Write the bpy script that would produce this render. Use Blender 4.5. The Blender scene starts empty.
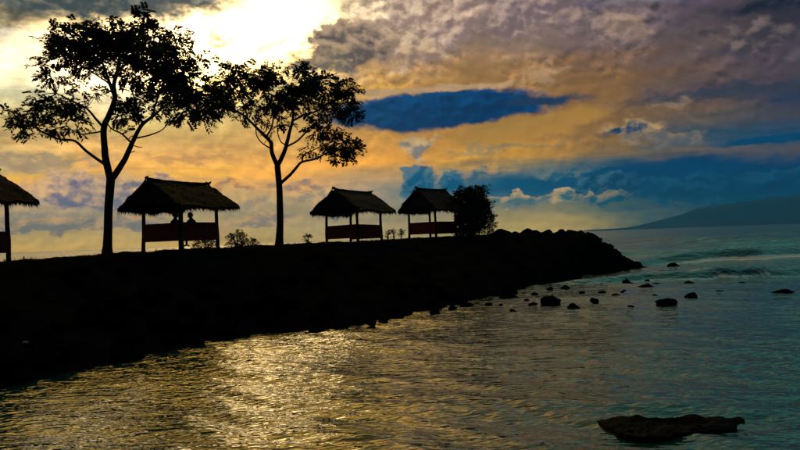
import bpy, bmesh, math, random
import numpy as np
from mathutils import Vector, Matrix, noise as mnoise

# ------------------------------------------------------------------ camera
SC = bpy.context.scene
COL = SC.collection
F = 628.0                      # focal length in photo pixels (800 wide)
CAM = Vector((0.0, 0.0, 3.0))
PITCH, ROLL = math.radians(1.19), math.radians(-2.15)
CROT = Matrix.Rotation(math.radians(90) + PITCH, 3, 'X') @ Matrix.Rotation(ROLL, 3, 'Z')
cam_data = bpy.data.cameras.new('camera')
cam_data.sensor_width = 36.0
cam_data.lens = 36.0 * F / 800.0
cam_data.clip_start = 0.1
cam_data.clip_end = 90000.0
cam = bpy.data.objects.new('camera', cam_data)
COL.objects.link(cam)
cam.matrix_world = Matrix.Translation(CAM) @ CROT.to_4x4()
SC.camera = cam


def ray(px, py):
    return CROT @ Vector(((px - 400) / F, -(py - 225) / F, -1.0))


def at(px, py, Y):
    d = ray(px, py)
    return CAM + d * (Y / d.y)


def on_z(px, py, z=0.0):
    d = ray(px, py)
    return CAM + d * ((z - CAM.z) / d.z)


def azel(px, py):
    d = ray(px, py).normalized()
    return math.degrees(math.atan2(d.x, d.y)), math.degrees(math.asin(d.z))


def lin(c):
    out = []
    for v in c:
        v = v / 255.0
        out.append(v / 12.92 if v <= 0.04045 else ((v + 0.055) / 1.055) ** 2.4)
    return tuple(out)


# ------------------------------------------------------------------ node helpers
class S:
    """a socket (or a number) with arithmetic"""
    tree = None

    def __init__(self, v):
        self.v = v

    @staticmethod
    def math(op, *a, clamp=False):
        n = S.tree.nodes.new('ShaderNodeMath')
        n.operation = op
        n.use_clamp = clamp
        for i, x in enumerate(a):
            x = x.v if isinstance(x, S) else x
            if isinstance(x, (int, float)):
                n.inputs[i].default_value = x
            else:
                S.tree.links.new(x, n.inputs[i])
        return S(n.outputs[0])

    def __add__(s, o): return S.math('ADD', s, o)
    __radd__ = __add__
    def __sub__(s, o): return S.math('SUBTRACT', s, o)
    def __rsub__(s, o): return S.math('SUBTRACT', o, s)
    def __mul__(s, o): return S.math('MULTIPLY', s, o)
    __rmul__ = __mul__
    def __truediv__(s, o): return S.math('DIVIDE', s, o)


def link_in(sock, x):
    x = x.v if isinstance(x, S) else x
    if isinstance(x, (int, float)):
        sock.default_value = x
    elif isinstance(x, (tuple, list)):
        sock.default_value = tuple(x) + ((1.0,) if len(x) == 3 and len(sock.default_value) == 4 else ())
    else:
        S.tree.links.new(x, sock)


def sstep(x, a, b, lo=0.0, hi=1.0):
    n = S.tree.nodes.new('ShaderNodeMapRange')
    n.interpolation_type = 'SMOOTHSTEP'
    link_in(n.inputs[0], x)
    for i, v in enumerate((a, b, lo, hi)):
        link_in(n.inputs[i + 1], v)
    return S(n.outputs[0])


def lstep(x, a, b, lo=0.0, hi=1.0):
    n = S.tree.nodes.new('ShaderNodeMapRange')
    link_in(n.inputs[0], x)
    for i, v in enumerate((a, b, lo, hi)):
        link_in(n.inputs[i + 1], v)
    return S(n.outputs[0])


def mixc(f, a, b, blend='MIX'):
    n = S.tree.nodes.new('ShaderNodeMix')
    n.data_type = 'RGBA'
    n.blend_type = blend
    n.clamp_factor = True
    link_in(n.inputs[0], f)
    link_in(n.inputs[6], a)
    link_in(n.inputs[7], b)
    return S(n.outputs[2])


def vmul(v, k):
    n = S.tree.nodes.new('ShaderNodeVectorMath')
    n.operation = 'MULTIPLY'
    link_in(n.inputs[0], v)
    n.inputs[1].default_value = k
    return S(n.outputs[0])


def vadd(v, k):
    n = S.tree.nodes.new('ShaderNodeVectorMath')
    n.operation = 'ADD'
    link_in(n.inputs[0], v)
    link_in(n.inputs[1], k)
    return S(n.outputs[0])


def noise(v, scale, detail=4, rough=0.55, dist=0.0, col=False):
    n = S.tree.nodes.new('ShaderNodeTexNoise')
    link_in(n.inputs['Vector'], v)
    n.inputs['Scale'].default_value = scale
    n.inputs['Detail'].default_value = detail
    n.inputs['Roughness'].default_value = rough
    n.inputs['Distortion'].default_value = dist
    return S(n.outputs[1 if col else 0])


def ramp(x, stops, interp='LINEAR'):
    n = S.tree.nodes.new('ShaderNodeValToRGB')
    cr = n.color_ramp
    cr.interpolation = interp
    stops = sorted(stops, key=lambda s: s[0])
    while len(cr.elements) < len(stops):
        cr.elements.new(1.0)
    for e, (p, c) in zip(cr.elements, stops):
        e.position = p
    for e, (p, c) in zip(cr.elements, stops):
        e.color = tuple(c) + (1.0,)
    link_in(n.inputs[0], x)
    return S(n.outputs[0])


# ------------------------------------------------------------------ sky, sun, exposure
SUN_AZ, SUN_EL = azel(235, 28)
world = bpy.data.worlds.new('World')
SC.world = world
world.use_nodes = True
wt = world.node_tree
wt.nodes.clear()
S.tree = wt
tc = wt.nodes.new('ShaderNodeTexCoord')
D = S(tc.outputs['Generated'])
sep = wt.nodes.new('ShaderNodeSeparateXYZ')
wt.links.new(D.v, sep.inputs[0])
dx, dy, dz = (S(o) for o in sep.outputs)
AZ = S.math('ARCTAN2', dx, dy) * 57.29578
EL = S.math('ARCSINE', S.math('MINIMUM', S.math('MAXIMUM', dz, -1.0), 1.0)) * 57.29578

Dflat = vmul(D, (1.0, 1.0, 8.0))
SUNV = Vector((math.sin(math.radians(SUN_AZ)), math.cos(math.radians(SUN_AZ)), 0.45)).normalized()
DL = vmul(D, (1.0, 1.0, 1.4))
lump = noise(DL, 11.0, 4, 0.5)
puff = noise(DL, 27.0, 5, 0.5)
puff_s = noise(vadd(DL, (-0.005, 0.0, 0.011)), 27.0, 4, 0.5)
bil = S.math('ABSOLUTE', puff - 0.5) * 3.0         # billows: round tops, sharp creases
relief = bil - S.math('ABSOLUTE', puff_s - 0.5) * 3.0   # they catch the light from the upper left


def warp(scale, detail, ka, ke, zs=1.6):
    wcol = noise(vmul(D, (1.0, 1.0, zs)), scale, detail, 0.6, col=True)
    wsep = wt.nodes.new('ShaderNodeSeparateColor')
    wt.links.new(wcol.v, wsep.inputs[0])
    u, v, w = (S(o) for o in wsep.outputs)
    return (u - 0.5) * ka, (v - 0.5) * ke, w - 0.5


wa, we, w3 = warp(10.0, 4, 5.0, 2.6)
xa, xe, x3 = warp(30.0, 4, 4.2, 3.2)
streak = noise(Dflat, 4.5, 5, 0.6)                 # long flat streaks
high = sstep(EL, 5.0, 15.0)
AZw = AZ + wa * 1.6 + (streak - 0.5) * 12.0
ELw = EL + (streak - 0.5) * 3.4 + we * 0.4 + (lump - 0.5) * (0.5 + high * 2.0) + xe * (0.15 + high * 0.45)


def place(k, j):
    cmb = wt.nodes.new('ShaderNodeCombineXYZ')
    link_in(cmb.inputs[0], AZ + wa * k + xa * j)
    link_in(cmb.inputs[1], EL + we * k + xe * j)
    return S(cmb.outputs[0])


PW, PC, PL = place(0.8, 1.0), place(0.15, 1.0), place(0.3, 0.35)
edge = x3 * 0.7 - (bil - 0.35) * 0.5
lit = relief * 1.6 + 0.45

# columns of the cloud deck: (photo x of the column's direction, [(photo y, sRGB)...]) stated as azimuth / elevation
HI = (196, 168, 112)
cols = [  # topmost rows: sky out of view, brightened for the water's reflections
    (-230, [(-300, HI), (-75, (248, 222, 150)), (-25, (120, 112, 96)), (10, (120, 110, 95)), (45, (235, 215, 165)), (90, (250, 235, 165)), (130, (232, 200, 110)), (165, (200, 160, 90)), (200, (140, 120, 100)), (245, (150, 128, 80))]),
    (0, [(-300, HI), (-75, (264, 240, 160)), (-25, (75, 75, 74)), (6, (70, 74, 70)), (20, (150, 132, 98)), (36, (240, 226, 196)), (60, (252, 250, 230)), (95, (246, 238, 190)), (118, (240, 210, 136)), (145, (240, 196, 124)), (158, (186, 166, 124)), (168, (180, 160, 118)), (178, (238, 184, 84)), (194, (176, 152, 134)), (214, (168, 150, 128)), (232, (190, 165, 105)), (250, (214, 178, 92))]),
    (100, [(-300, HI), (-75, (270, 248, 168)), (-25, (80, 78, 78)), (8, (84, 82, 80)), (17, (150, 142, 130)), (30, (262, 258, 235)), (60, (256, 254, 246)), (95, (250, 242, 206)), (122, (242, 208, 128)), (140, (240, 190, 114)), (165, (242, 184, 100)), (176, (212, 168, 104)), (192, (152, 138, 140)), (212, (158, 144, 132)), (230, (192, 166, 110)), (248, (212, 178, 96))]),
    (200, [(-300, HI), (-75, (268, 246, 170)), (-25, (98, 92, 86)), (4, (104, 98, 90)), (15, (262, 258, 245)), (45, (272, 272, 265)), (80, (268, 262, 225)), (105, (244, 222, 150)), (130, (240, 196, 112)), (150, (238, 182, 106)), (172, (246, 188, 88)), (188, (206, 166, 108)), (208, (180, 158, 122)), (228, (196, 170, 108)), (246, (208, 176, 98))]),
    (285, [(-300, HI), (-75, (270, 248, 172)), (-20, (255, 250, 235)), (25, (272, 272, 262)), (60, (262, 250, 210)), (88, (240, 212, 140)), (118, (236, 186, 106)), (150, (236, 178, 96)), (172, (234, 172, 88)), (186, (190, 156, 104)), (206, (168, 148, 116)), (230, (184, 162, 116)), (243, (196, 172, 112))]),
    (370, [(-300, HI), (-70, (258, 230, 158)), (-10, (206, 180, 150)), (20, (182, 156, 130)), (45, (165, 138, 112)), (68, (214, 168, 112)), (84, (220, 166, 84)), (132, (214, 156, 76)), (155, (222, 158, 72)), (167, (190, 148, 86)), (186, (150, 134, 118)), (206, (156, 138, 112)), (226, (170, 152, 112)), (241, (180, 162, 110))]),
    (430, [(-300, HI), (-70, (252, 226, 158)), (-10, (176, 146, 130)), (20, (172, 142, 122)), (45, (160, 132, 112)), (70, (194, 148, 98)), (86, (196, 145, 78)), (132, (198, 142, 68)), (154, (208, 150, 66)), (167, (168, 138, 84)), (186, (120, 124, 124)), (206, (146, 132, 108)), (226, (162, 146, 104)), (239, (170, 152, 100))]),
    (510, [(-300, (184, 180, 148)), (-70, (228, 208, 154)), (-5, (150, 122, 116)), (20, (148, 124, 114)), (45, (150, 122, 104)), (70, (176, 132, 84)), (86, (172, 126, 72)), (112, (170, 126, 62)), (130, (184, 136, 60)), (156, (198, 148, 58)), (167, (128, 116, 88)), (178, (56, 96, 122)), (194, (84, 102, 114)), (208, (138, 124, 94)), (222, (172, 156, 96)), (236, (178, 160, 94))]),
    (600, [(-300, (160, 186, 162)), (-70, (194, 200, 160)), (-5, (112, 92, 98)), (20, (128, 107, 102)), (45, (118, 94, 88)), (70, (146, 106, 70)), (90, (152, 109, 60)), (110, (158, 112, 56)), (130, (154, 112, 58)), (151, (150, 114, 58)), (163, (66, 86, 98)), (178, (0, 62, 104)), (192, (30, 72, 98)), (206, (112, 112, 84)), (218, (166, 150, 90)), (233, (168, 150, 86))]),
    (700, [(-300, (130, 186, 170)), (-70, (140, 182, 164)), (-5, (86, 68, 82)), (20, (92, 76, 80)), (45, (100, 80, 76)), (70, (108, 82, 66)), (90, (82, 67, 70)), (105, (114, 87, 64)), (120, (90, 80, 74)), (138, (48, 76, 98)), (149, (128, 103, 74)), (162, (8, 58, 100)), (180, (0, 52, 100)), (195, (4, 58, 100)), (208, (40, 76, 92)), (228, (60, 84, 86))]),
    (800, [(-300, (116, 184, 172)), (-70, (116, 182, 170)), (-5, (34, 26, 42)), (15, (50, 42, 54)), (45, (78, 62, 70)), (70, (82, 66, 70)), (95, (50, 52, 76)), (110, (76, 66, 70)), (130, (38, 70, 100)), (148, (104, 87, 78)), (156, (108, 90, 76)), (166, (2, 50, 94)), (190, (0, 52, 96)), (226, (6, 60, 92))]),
    (1040, [(-300, (104, 170, 162)), (-60, (98, 164, 156)), (40, (46, 46, 58)), (100, (38, 48, 66)), (150, (46, 60, 76)), (190, (22, 58, 82)), (226, (34, 66, 82))]),
]


def lin_hi(c):
    # values above 255 stand for sky brighter than the film's white
    g = min(1.0, sum(max(0, v - 246) for v in c) / 40.0)          # the glare round the veiled sun
    k = (1.0 + 6.0 * g, 1.0 + 3.9 * g, 1.0 + 1.45 * g)
    return tuple(v * m for v, m in zip(lin(c), k))


HOR = 238
deck = None
prev_az = None
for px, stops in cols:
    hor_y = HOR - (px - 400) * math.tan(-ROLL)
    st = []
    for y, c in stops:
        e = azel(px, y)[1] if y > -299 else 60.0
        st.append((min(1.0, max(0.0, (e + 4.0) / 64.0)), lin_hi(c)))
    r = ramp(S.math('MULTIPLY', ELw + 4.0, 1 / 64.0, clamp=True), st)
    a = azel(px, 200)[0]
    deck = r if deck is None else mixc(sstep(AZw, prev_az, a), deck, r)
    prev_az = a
# the rest of the sky round the back: plain dusk overcast
back = ramp(lstep(EL, 0.0, 70.0), [(0.0, lin((62, 66, 76))), (0.25, lin((58, 62, 74))), (1.0, lin((64, 68, 80)))])
deck = mixc(sstep(S.math('ABSOLUTE', AZ), 50.0, 95.0), deck, back)

# light and dark relief in the cloud deck
patchy = sstep(lump + w3 * 0.5, 0.46, 0.62)
shade = (streak - 0.5) * 1.3 + (lump - 0.5) * high * 1.2 + relief * (high * patchy * 1.25 + 0.08)
n = wt.nodes.new('ShaderNodeVectorMath')
n.operation = 'SCALE'
link_in(n.inputs[0], deck)
link_in(n.inputs['Scale'], 1.0 + shade)
deck = S(n.outputs[0])
K = F * math.pi / 180


def cloud(c, px, py, rx, ry, body, rim=None, amp=0.7, soft=0.35, tilt=0.0, alpha=1.0, pos=None):
    """one cloud of the deck: an ellipse in azimuth/elevation with a ragged edge and a sunlit rim"""
    a0, e0 = azel(px, py)
    mp = wt.nodes.new('ShaderNodeMapping')
    mp.vector_type = 'TEXTURE'
    link_in(mp.inputs[0], pos or PW)
    mp.inputs['Location'].default_value = (a0, e0, 0)
    mp.inputs['Rotation'].default_value = (0, 0, math.radians(tilt))
    mp.inputs['Scale'].default_value = (rx / K, ry / K, 1)
    ln = wt.nodes.new('ShaderNodeVectorMath')
    ln.operation = 'LENGTH'
    wt.links.new(mp.outputs[0], ln.inputs[0])
    d = S.math('MULTIPLY_ADD', edge, amp * 1.5, S(ln.outputs['Value']))
    colour = lin_hi(body)
    if rim is not None:
        dp = wt.nodes.new('ShaderNodeVectorMath')
        dp.operation = 'DOT_PRODUCT'
        wt.links.new(mp.outputs[0], dp.inputs[0])
        dp.inputs[1].default_value = (-0.22, 0.5, 0)
        f = S(dp.outputs['Value']) + S.math('MULTIPLY_ADD', d - 0.6, 0.45, lit)
        colour = mixc(lstep(f, 0.1, 1.0), lin_hi(body), lin_hi(rim))
    m = sstep(d, 1.0 + soft * 0.6, 1.0 - soft, 0.0, alpha)
    return mixc(m, c, colour)


X = deck
# dark upper bank, left
X = cloud(X, 60, -10, 160, 24, (70, 73, 72), (128, 120, 106), 0.5, 0.4)
X = cloud(X, 175, -6, 50, 16, (88, 86, 82), (150, 140, 124), 0.5, 0.4)
X = cloud(X, 213, 45, 19, 6, (164, 154, 138), None, 0.5, 0.8, alpha=0.85)
# grey cumulus beside the glare and its pale neighbours
X = cloud(X, 430, 14, 50, 40, (158, 128, 116), (214, 184, 156), 0.8, 0.4, alpha=0.8)
X = cloud(X, 500, 18, 42, 26, (132, 108, 108), (190, 160, 142), 0.8, 0.4, alpha=0.75)
X = cloud(X, 392, 40, 32, 25, (168, 136, 114), (232, 202, 166), 0.8, 0.3, alpha=0.9)
X = cloud(X, 455, 22, 32, 24, (150, 122, 114), (222, 190, 162), 0.6, 0.22, tilt=25, pos=PC)
X = cloud(X, 408, 14, 26, 14, (166, 136, 122), (232, 204, 174), 0.6, 0.25, pos=PC)
X = cloud(X, 425, 52, 22, 11, (156, 126, 108), (214, 180, 142), 0.6, 0.3, pos=PC)
X = cloud(X, 520, 8, 36, 12, (126, 104, 106), (184, 156, 144), 0.6, 0.3, pos=PC)
X = cloud(X, 568, 22, 26, 12, (120, 98, 98), (166, 140, 126), 0.6, 0.35, pos=PC, alpha=0.8)
X = cloud(X, 366, 16, 22, 14, (190, 164, 138), (250, 232, 204), 0.7, 0.3, pos=PC)
X = cloud(X, 346, 46, 46, 27, (100, 84, 78), (184, 154, 126), 0.6, 0.25, pos=PC)
X = cloud(X, 322, 63, 34, 13, (120, 104, 90), (188, 158, 118), 0.7, 0.35)
# the long deep-blue opening
X = cloud(X, 436, 110, 120, 20, (0, 36, 88), (22, 66, 116), 0.26, 0.2, tilt=1.0, pos=PL)
X = cloud(X, 530, 126, 84, 13, (186, 138, 60), (178, 132, 60), 0.2, 0.25, tilt=7.0, pos=PL)
X = cloud(X, 420, 90, 120, 3.5, (196, 158, 116), None, 0.5, 0.5, tilt=0.5, pos=PL)
X = cloud(X, 540, 100, 52, 4.5, (36, 48, 80), None, 0.4, 0.6, tilt=-1.0, pos=PL)
# little sunlit puffs
X = cloud(X, 619, 28, 25, 14, (140, 114, 102), (176, 146, 124), 0.7, 0.5, alpha=0.9)
X = cloud(X, 548, 74, 26, 8, (184, 148, 108), (196, 160, 114), 0.6, 0.7, alpha=0.8)
X = cloud(X, 668, 102, 13, 7, (160, 134, 104), None, 0.6, 0.7, alpha=0.8)
X = cloud(X, 756, 36, 30, 12, (66, 54, 60), (124, 106, 100), 0.7, 0.4, alpha=0.8, pos=PC)
X = cloud(X, 770, 4, 50, 9, (26, 20, 34), (60, 48, 58), 0.5, 0.5, alpha=0.9)
X = cloud(X, 590, 2, 20, 8, (92, 78, 96), (130, 108, 112), 0.6, 0.4, pos=PC)
X = cloud(X, 632, 130, 27, 11, (40, 60, 96), (186, 152, 100), 0.4, 0.4, pos=PC)
X = cloud(X, 666, 138, 46, 7, (112, 106, 100), (160, 132, 96), 0.7, 0.4, alpha=0.85)
# bands right
X = cloud(X, 730, 90, 100, 7, (58, 54, 68), None, 0.35, 0.6, alpha=0.85)
X = cloud(X, 780, 139, 60, 4, (4, 66, 106), None, 0.3, 0.5, pos=PL)
X = cloud(X, 500, 148, 60, 4, (104, 116, 100), None, 0.4, 0.8, alpha=0.6)
# tall blue towers over the huts
X = cloud(X, 416, 147, 20, 15, (130, 124, 122), (204, 170, 120), 0.5, 0.25, pos=PC)
X = cloud(X, 420, 184, 21, 20, (4, 72, 122), (80, 104, 124), 0.4, 0.22, pos=PC)
X = cloud(X, 453, 182, 15, 17, (4, 74, 126), (70, 102, 124), 0.4, 0.22, pos=PC)
# low cumulus, left
X = cloud(X, 66, 190, 34, 19, (104, 98, 134), (204, 170, 132), 0.6, 0.22, pos=PC)
X = cloud(X, 110, 198, 36, 13, (112, 104, 132), (190, 160, 132), 0.6, 0.3, pos=PC)
X = cloud(X, 150, 186, 28, 14, (112, 104, 130), (204, 170, 122), 0.6, 0.22, pos=PC)
X = cloud(X, 30, 214, 60, 9, (150, 136, 130), (184, 158, 124), 0.6, 0.4)
X = cloud(X, 230, 205, 60, 9, (160, 142, 124), (204, 170, 112), 0.6, 0.4, alpha=0.8)
X = cloud(X, 330, 196, 44, 10, (150, 136, 124), (208, 170, 114), 0.6, 0.4, alpha=0.8)
X = cloud(X, 40, 226, 60, 9, (136, 118, 120), (200, 164, 118), 0.7, 0.3)
X = cloud(X, 120, 220, 44, 8, (132, 116, 124), (190, 156, 118), 0.7, 0.3)
X = cloud(X, 255, 222, 46, 7, (146, 126, 116), (204, 166, 112), 0.7, 0.35)
X = cloud(X, 300, 184, 34, 6, (150, 122, 110), (220, 168, 96), 0.6, 0.35)
X = cloud(X, 345, 208, 18, 12, (120, 110, 116), (184, 152, 116), 0.6, 0.3)
X = cloud(X, 222, 186, 30, 5, (160, 124, 96), (224, 166, 84), 0.5, 0.4)
X = cloud(X, 40, 160, 60, 7, (166, 142, 112), None, 0.4, 0.5, alpha=0.9)
X = cloud(X, 190, 156, 50, 5, (196, 146, 92), None, 0.4, 0.6, alpha=0.8)
X = cloud(X, 480, 172, 26, 6, (66, 92, 112), (130, 118, 104), 0.6, 0.4)
# cumulus bank above the right horizon
X = cloud(X, 640, 178, 230, 16, (0, 56, 104), None, 0.3, 0.6, pos=PL)
X = cloud(X, 610, 184, 44, 8, (0, 48, 94), (56, 92, 116), 0.7, 0.4)
X = cloud(X, 700, 198, 60, 8, (6, 56, 96), (64, 102, 118), 0.8, 0.4)
X = cloud(X, 772, 176, 42, 8, (0, 44, 88), (48, 90, 114), 0.8, 0.35)
X = cloud(X, 560, 172, 40, 6, (30, 76, 108), (96, 106, 104), 0.7, 0.5, alpha=0.8)
X = cloud(X, 520, 200, 38, 8, (76, 100, 114), (166, 148, 114), 0.8, 0.25)
X = cloud(X, 562, 196, 28, 9, (52, 88, 108), (172, 152, 112), 0.8, 0.22)
X = cloud(X, 606, 195, 34, 9, (30, 80, 106), (146, 134, 104), 0.8, 0.25)
X = cloud(X, 690, 190, 60, 14, (0, 46, 92), (34, 80, 112), 0.7, 0.3)
X = cloud(X, 750, 186, 60, 16, (0, 46, 90), (30, 76, 108), 0.7, 0.3)

n = wt.nodes.new('ShaderNodeVectorMath')
n.operation = 'SCALE'
link_in(n.inputs[0], X)
link_in(n.inputs['Scale'], (1.0 + relief * 0.28))
low = lstep(EL, 1.0, 9.5, 1.0, 0.0) * sstep(AZ, 14.0, 21.0, 1.0, 0.0)
haze_gain = mixc(low, (1.0, 1.0, 1.0), (2.65, 2.2, 1.55))       # low sky brightened to make up for light lost in the haze
n2 = mixc(1.0, S(n.outputs[0]), haze_gain, 'MULTIPLY')
n = n2.v.node
hs = wt.nodes.new('ShaderNodeHueSaturation')
hs.inputs['Saturation'].default_value = 1.05
wt.links.new(n2.v, hs.inputs['Color'])
X = S(hs.outputs[0])

nish = wt.nodes.new('ShaderNodeTexSky')
nish.sky_type = 'NISHITA'
nish.sun_disc = False
nish.sun_elevation = math.radians(SUN_EL)
nish.sun_rotation = math.radians(SUN_AZ)
nish.air_density = 1.2
nish.dust_density = 2.0
bg_sky = wt.nodes.new('ShaderNodeBackground')
wt.links.new(nish.outputs[0], bg_sky.inputs[0])
bg_sky.inputs[1].default_value = 0.05
bg_cloud = wt.nodes.new('ShaderNodeBackground')
link_in(bg_cloud.inputs[0], X)
bg_cloud.inputs[1].default_value = 1.0
mixs = wt.nodes.new('ShaderNodeMixShader')
mixs.inputs[0].default_value = 0.995          # how much of the clear sky the cloud deck covers
wt.links.new(bg_sky.outputs[0], mixs.inputs[1])
wt.links.new(bg_cloud.outputs[0], mixs.inputs[2])
world.cycles.sampling_method = 'MANUAL'
world.cycles.sample_map_resolution = 512
wo = wt.nodes.new('ShaderNodeOutputWorld')
wt.links.new(mixs.outputs[0], wo.inputs[0])

sun_data = bpy.data.lights.new('sun', 'SUN')
sun_data.energy = 0.1
sun_data.angle = math.radians(12)
sun_data.color = (1.0, 0.70, 0.30)
sun = bpy.data.objects.new('sun', sun_data)
COL.objects.link(sun)
sd = Vector((math.sin(math.radians(SUN_AZ)) * math.cos(math.radians(SUN_EL)), math.cos(math.radians(SUN_AZ)) * math.cos(math.radians(SUN_EL)), math.sin(math.radians(SUN_EL))))
sun.rotation_euler = sd.to_track_quat('Z', 'Y').to_euler()
sun.location = sd * 60

vs = SC.view_settings
vs.view_transform = 'Standard'
vs.look = 'None'
vs.gamma = 1.0
vs.exposure = 0.0
vs.use_curve_mapping = False
SC.cycles.use_denoising = True
SC.cycles.volume_bounces = 0
SC.cycles.max_bounces = 6

# ------------------------------------------------------------------ materials
def new_mat(name):
    m = bpy.data.materials.new(name)
    m.use_nodes = True
    S.tree = m.node_tree
    bsdf = next(n for n in m.node_tree.nodes if n.type == 'BSDF_PRINCIPLED')
    t = m.node_tree.nodes.new('ShaderNodeTexCoord')
    return m, bsdf, S(t.outputs['Object'])


def bump(bsdf, h, strength, dist=0.02):
    b = S.tree.nodes.new('ShaderNodeBump')
    b.inputs['Strength'].default_value = strength
    b.inputs['Distance'].default_value = dist
    link_in(b.inputs['Height'], h)
    S.tree.links.new(b.outputs[0], bsdf.inputs['Normal'])
    return b


def simple_mat(name, c1, c2, scale, rough=0.85, stretch=(1, 1, 1), bs=0.4, bd=0.02, spec=0.12):
    m, b, co = new_mat(name)
    v = vmul(co, stretch)
    n1 = noise(v, scale, 5, 0.6)
    link_in(b.inputs['Base Color'], mixc(sstep(n1, 0.35, 0.65), c1, c2))
    b.inputs['Roughness'].default_value = rough
    b.inputs['Specular IOR Level'].default_value = spec
    bump(b, noise(v, scale * 3, 4, 0.6), bs, bd)
    return m


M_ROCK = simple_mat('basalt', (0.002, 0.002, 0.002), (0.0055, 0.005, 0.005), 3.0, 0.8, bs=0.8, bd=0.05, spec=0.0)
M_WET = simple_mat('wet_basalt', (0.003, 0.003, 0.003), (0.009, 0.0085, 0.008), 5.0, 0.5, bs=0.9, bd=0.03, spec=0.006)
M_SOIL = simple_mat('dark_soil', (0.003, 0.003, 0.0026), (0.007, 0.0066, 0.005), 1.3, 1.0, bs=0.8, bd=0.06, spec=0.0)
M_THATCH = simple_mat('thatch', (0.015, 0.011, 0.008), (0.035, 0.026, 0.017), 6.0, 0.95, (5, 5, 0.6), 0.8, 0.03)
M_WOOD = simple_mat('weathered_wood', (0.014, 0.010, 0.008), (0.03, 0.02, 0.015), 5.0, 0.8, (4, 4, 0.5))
M_MAROON = simple_mat('maroon_paint', (0.13, 0.016, 0.013), (0.18, 0.026, 0.018), 4.0, 0.7, (0.6, 0.6, 4), 0.2)
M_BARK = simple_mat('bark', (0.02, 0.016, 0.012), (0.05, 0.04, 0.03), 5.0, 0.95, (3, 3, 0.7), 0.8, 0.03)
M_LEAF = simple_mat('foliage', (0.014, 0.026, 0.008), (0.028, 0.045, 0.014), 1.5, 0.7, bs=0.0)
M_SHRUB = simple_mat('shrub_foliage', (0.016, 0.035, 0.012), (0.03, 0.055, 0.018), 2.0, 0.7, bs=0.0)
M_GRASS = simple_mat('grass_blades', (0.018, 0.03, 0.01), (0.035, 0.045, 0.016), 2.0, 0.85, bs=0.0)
M_CLOTH = simple_mat('dark_cloth', (0.02, 0.022, 0.03), (0.03, 0.03, 0.04), 8.0, 0.9, bs=0.2)
M_SKIN = simple_mat('skin', (0.20, 0.10, 0.06), (0.24, 0.13, 0.08), 8.0, 0.6, bs=0.0)
M_HAIR = simple_mat('black_hair', (0.008, 0.007, 0.006), (0.015, 0.012, 0.01), 30.0, 0.5, (1, 1, 0.3), 0.4)
M_PALE = simple_mat('pale_stone', (0.22, 0.21, 0.2), (0.32, 0.31, 0.29), 8.0, 0.9)
M_MOUNT = simple_mat('forested_slope', (0.012, 0.03, 0.03), (0.018, 0.04, 0.038), 0.002, 1.0, bs=0.0)


def water_mat():
    m, b, co = new_mat('sea_water')
    at_ = S.tree.nodes.new('ShaderNodeAttribute')
    at_.attribute_name = 'foam'
    foam = S(at_.outputs['Fac'])
    f = sstep(foam + (noise(vmul(co, (0.6, 2.2, 1)), 2.2, 5, 0.65) - 0.5) * 0.9, 0.5, 0.75)
    link_in(b.inputs['Base Color'], mixc(f, (0.002, 0.030, 0.026), (0.6, 0.65, 0.65)))
    cd = S.tree.nodes.new('ShaderNodeNewGeometry')
    ln = S.tree.nodes.new('ShaderNodeVectorMath')
    ln.operation = 'LENGTH'
    S.tree.links.new(cd.outputs['Position'], ln.inputs[0])
    dist = S(ln.outputs['Value'])
    link_in(b.inputs['Roughness'], mixc(f, 0.05, 0.8) if False else sstep(dist, 15.0, 250.0, 0.03, 0.12) + f * 0.5)
    b.inputs['IOR'].default_value = 1.52
    v = vmul(co, (0.5, 1.35, 1.0))
    rg = 1.0 - S.math('ABSOLUTE', noise(v, 1.3, 3, 0.5) - 0.5) * 4.0
    rg2 = 1.0 - S.math('ABSOLUTE', noise(vadd(v, (31.0, 7.0, 0.0)), 4.0, 2, 0.5) - 0.5) * 4.0
    h = rg * 0.7 + rg2 * 0.28 + noise(v, 9.0, 1, 0.5) * 0.08
    rg3 = 1.0 - S.math('ABSOLUTE', noise(v, 0.16, 4, 0.55) - 0.5) * 4.0
    h = h + rg3 * sstep(dist, 45.0, 160.0, 0.0, 9.0)
    bump(b, h, 1.0, 0.05)
    return m


M_WATER = water_mat()

# ------------------------------------------------------------------ object helpers
def link(o, parent=None):
    COL.objects.link(o)
    if parent is not None:
        o.parent = parent
    return o


def mesh_obj(name, verts, faces, mat, parent=None, smooth=False):
    me = bpy.data.meshes.new(name)
    me.from_pydata([tuple(v) for v in verts], [], faces)
    if smooth:
        me.polygons.foreach_set('use_smooth', [True] * len(me.polygons))
    me.materials.append(mat)
    me.update()
    return link(bpy.data.objects.new(name, me), parent)


def tag(o, label=None, cat=None, group=None, kind=None):
    if label: o['label'] = label
    if cat: o['category'] = cat
    if group: o['group'] = group
    if kind: o['kind'] = kind
    return o


def empty(name, loc, rz=0.0):
    e = bpy.data.objects.new(name, None)
    e.empty_display_size = 0.3
    e.location = loc
    e.rotation_euler = (0, 0, rz)
    return link(e)


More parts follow.
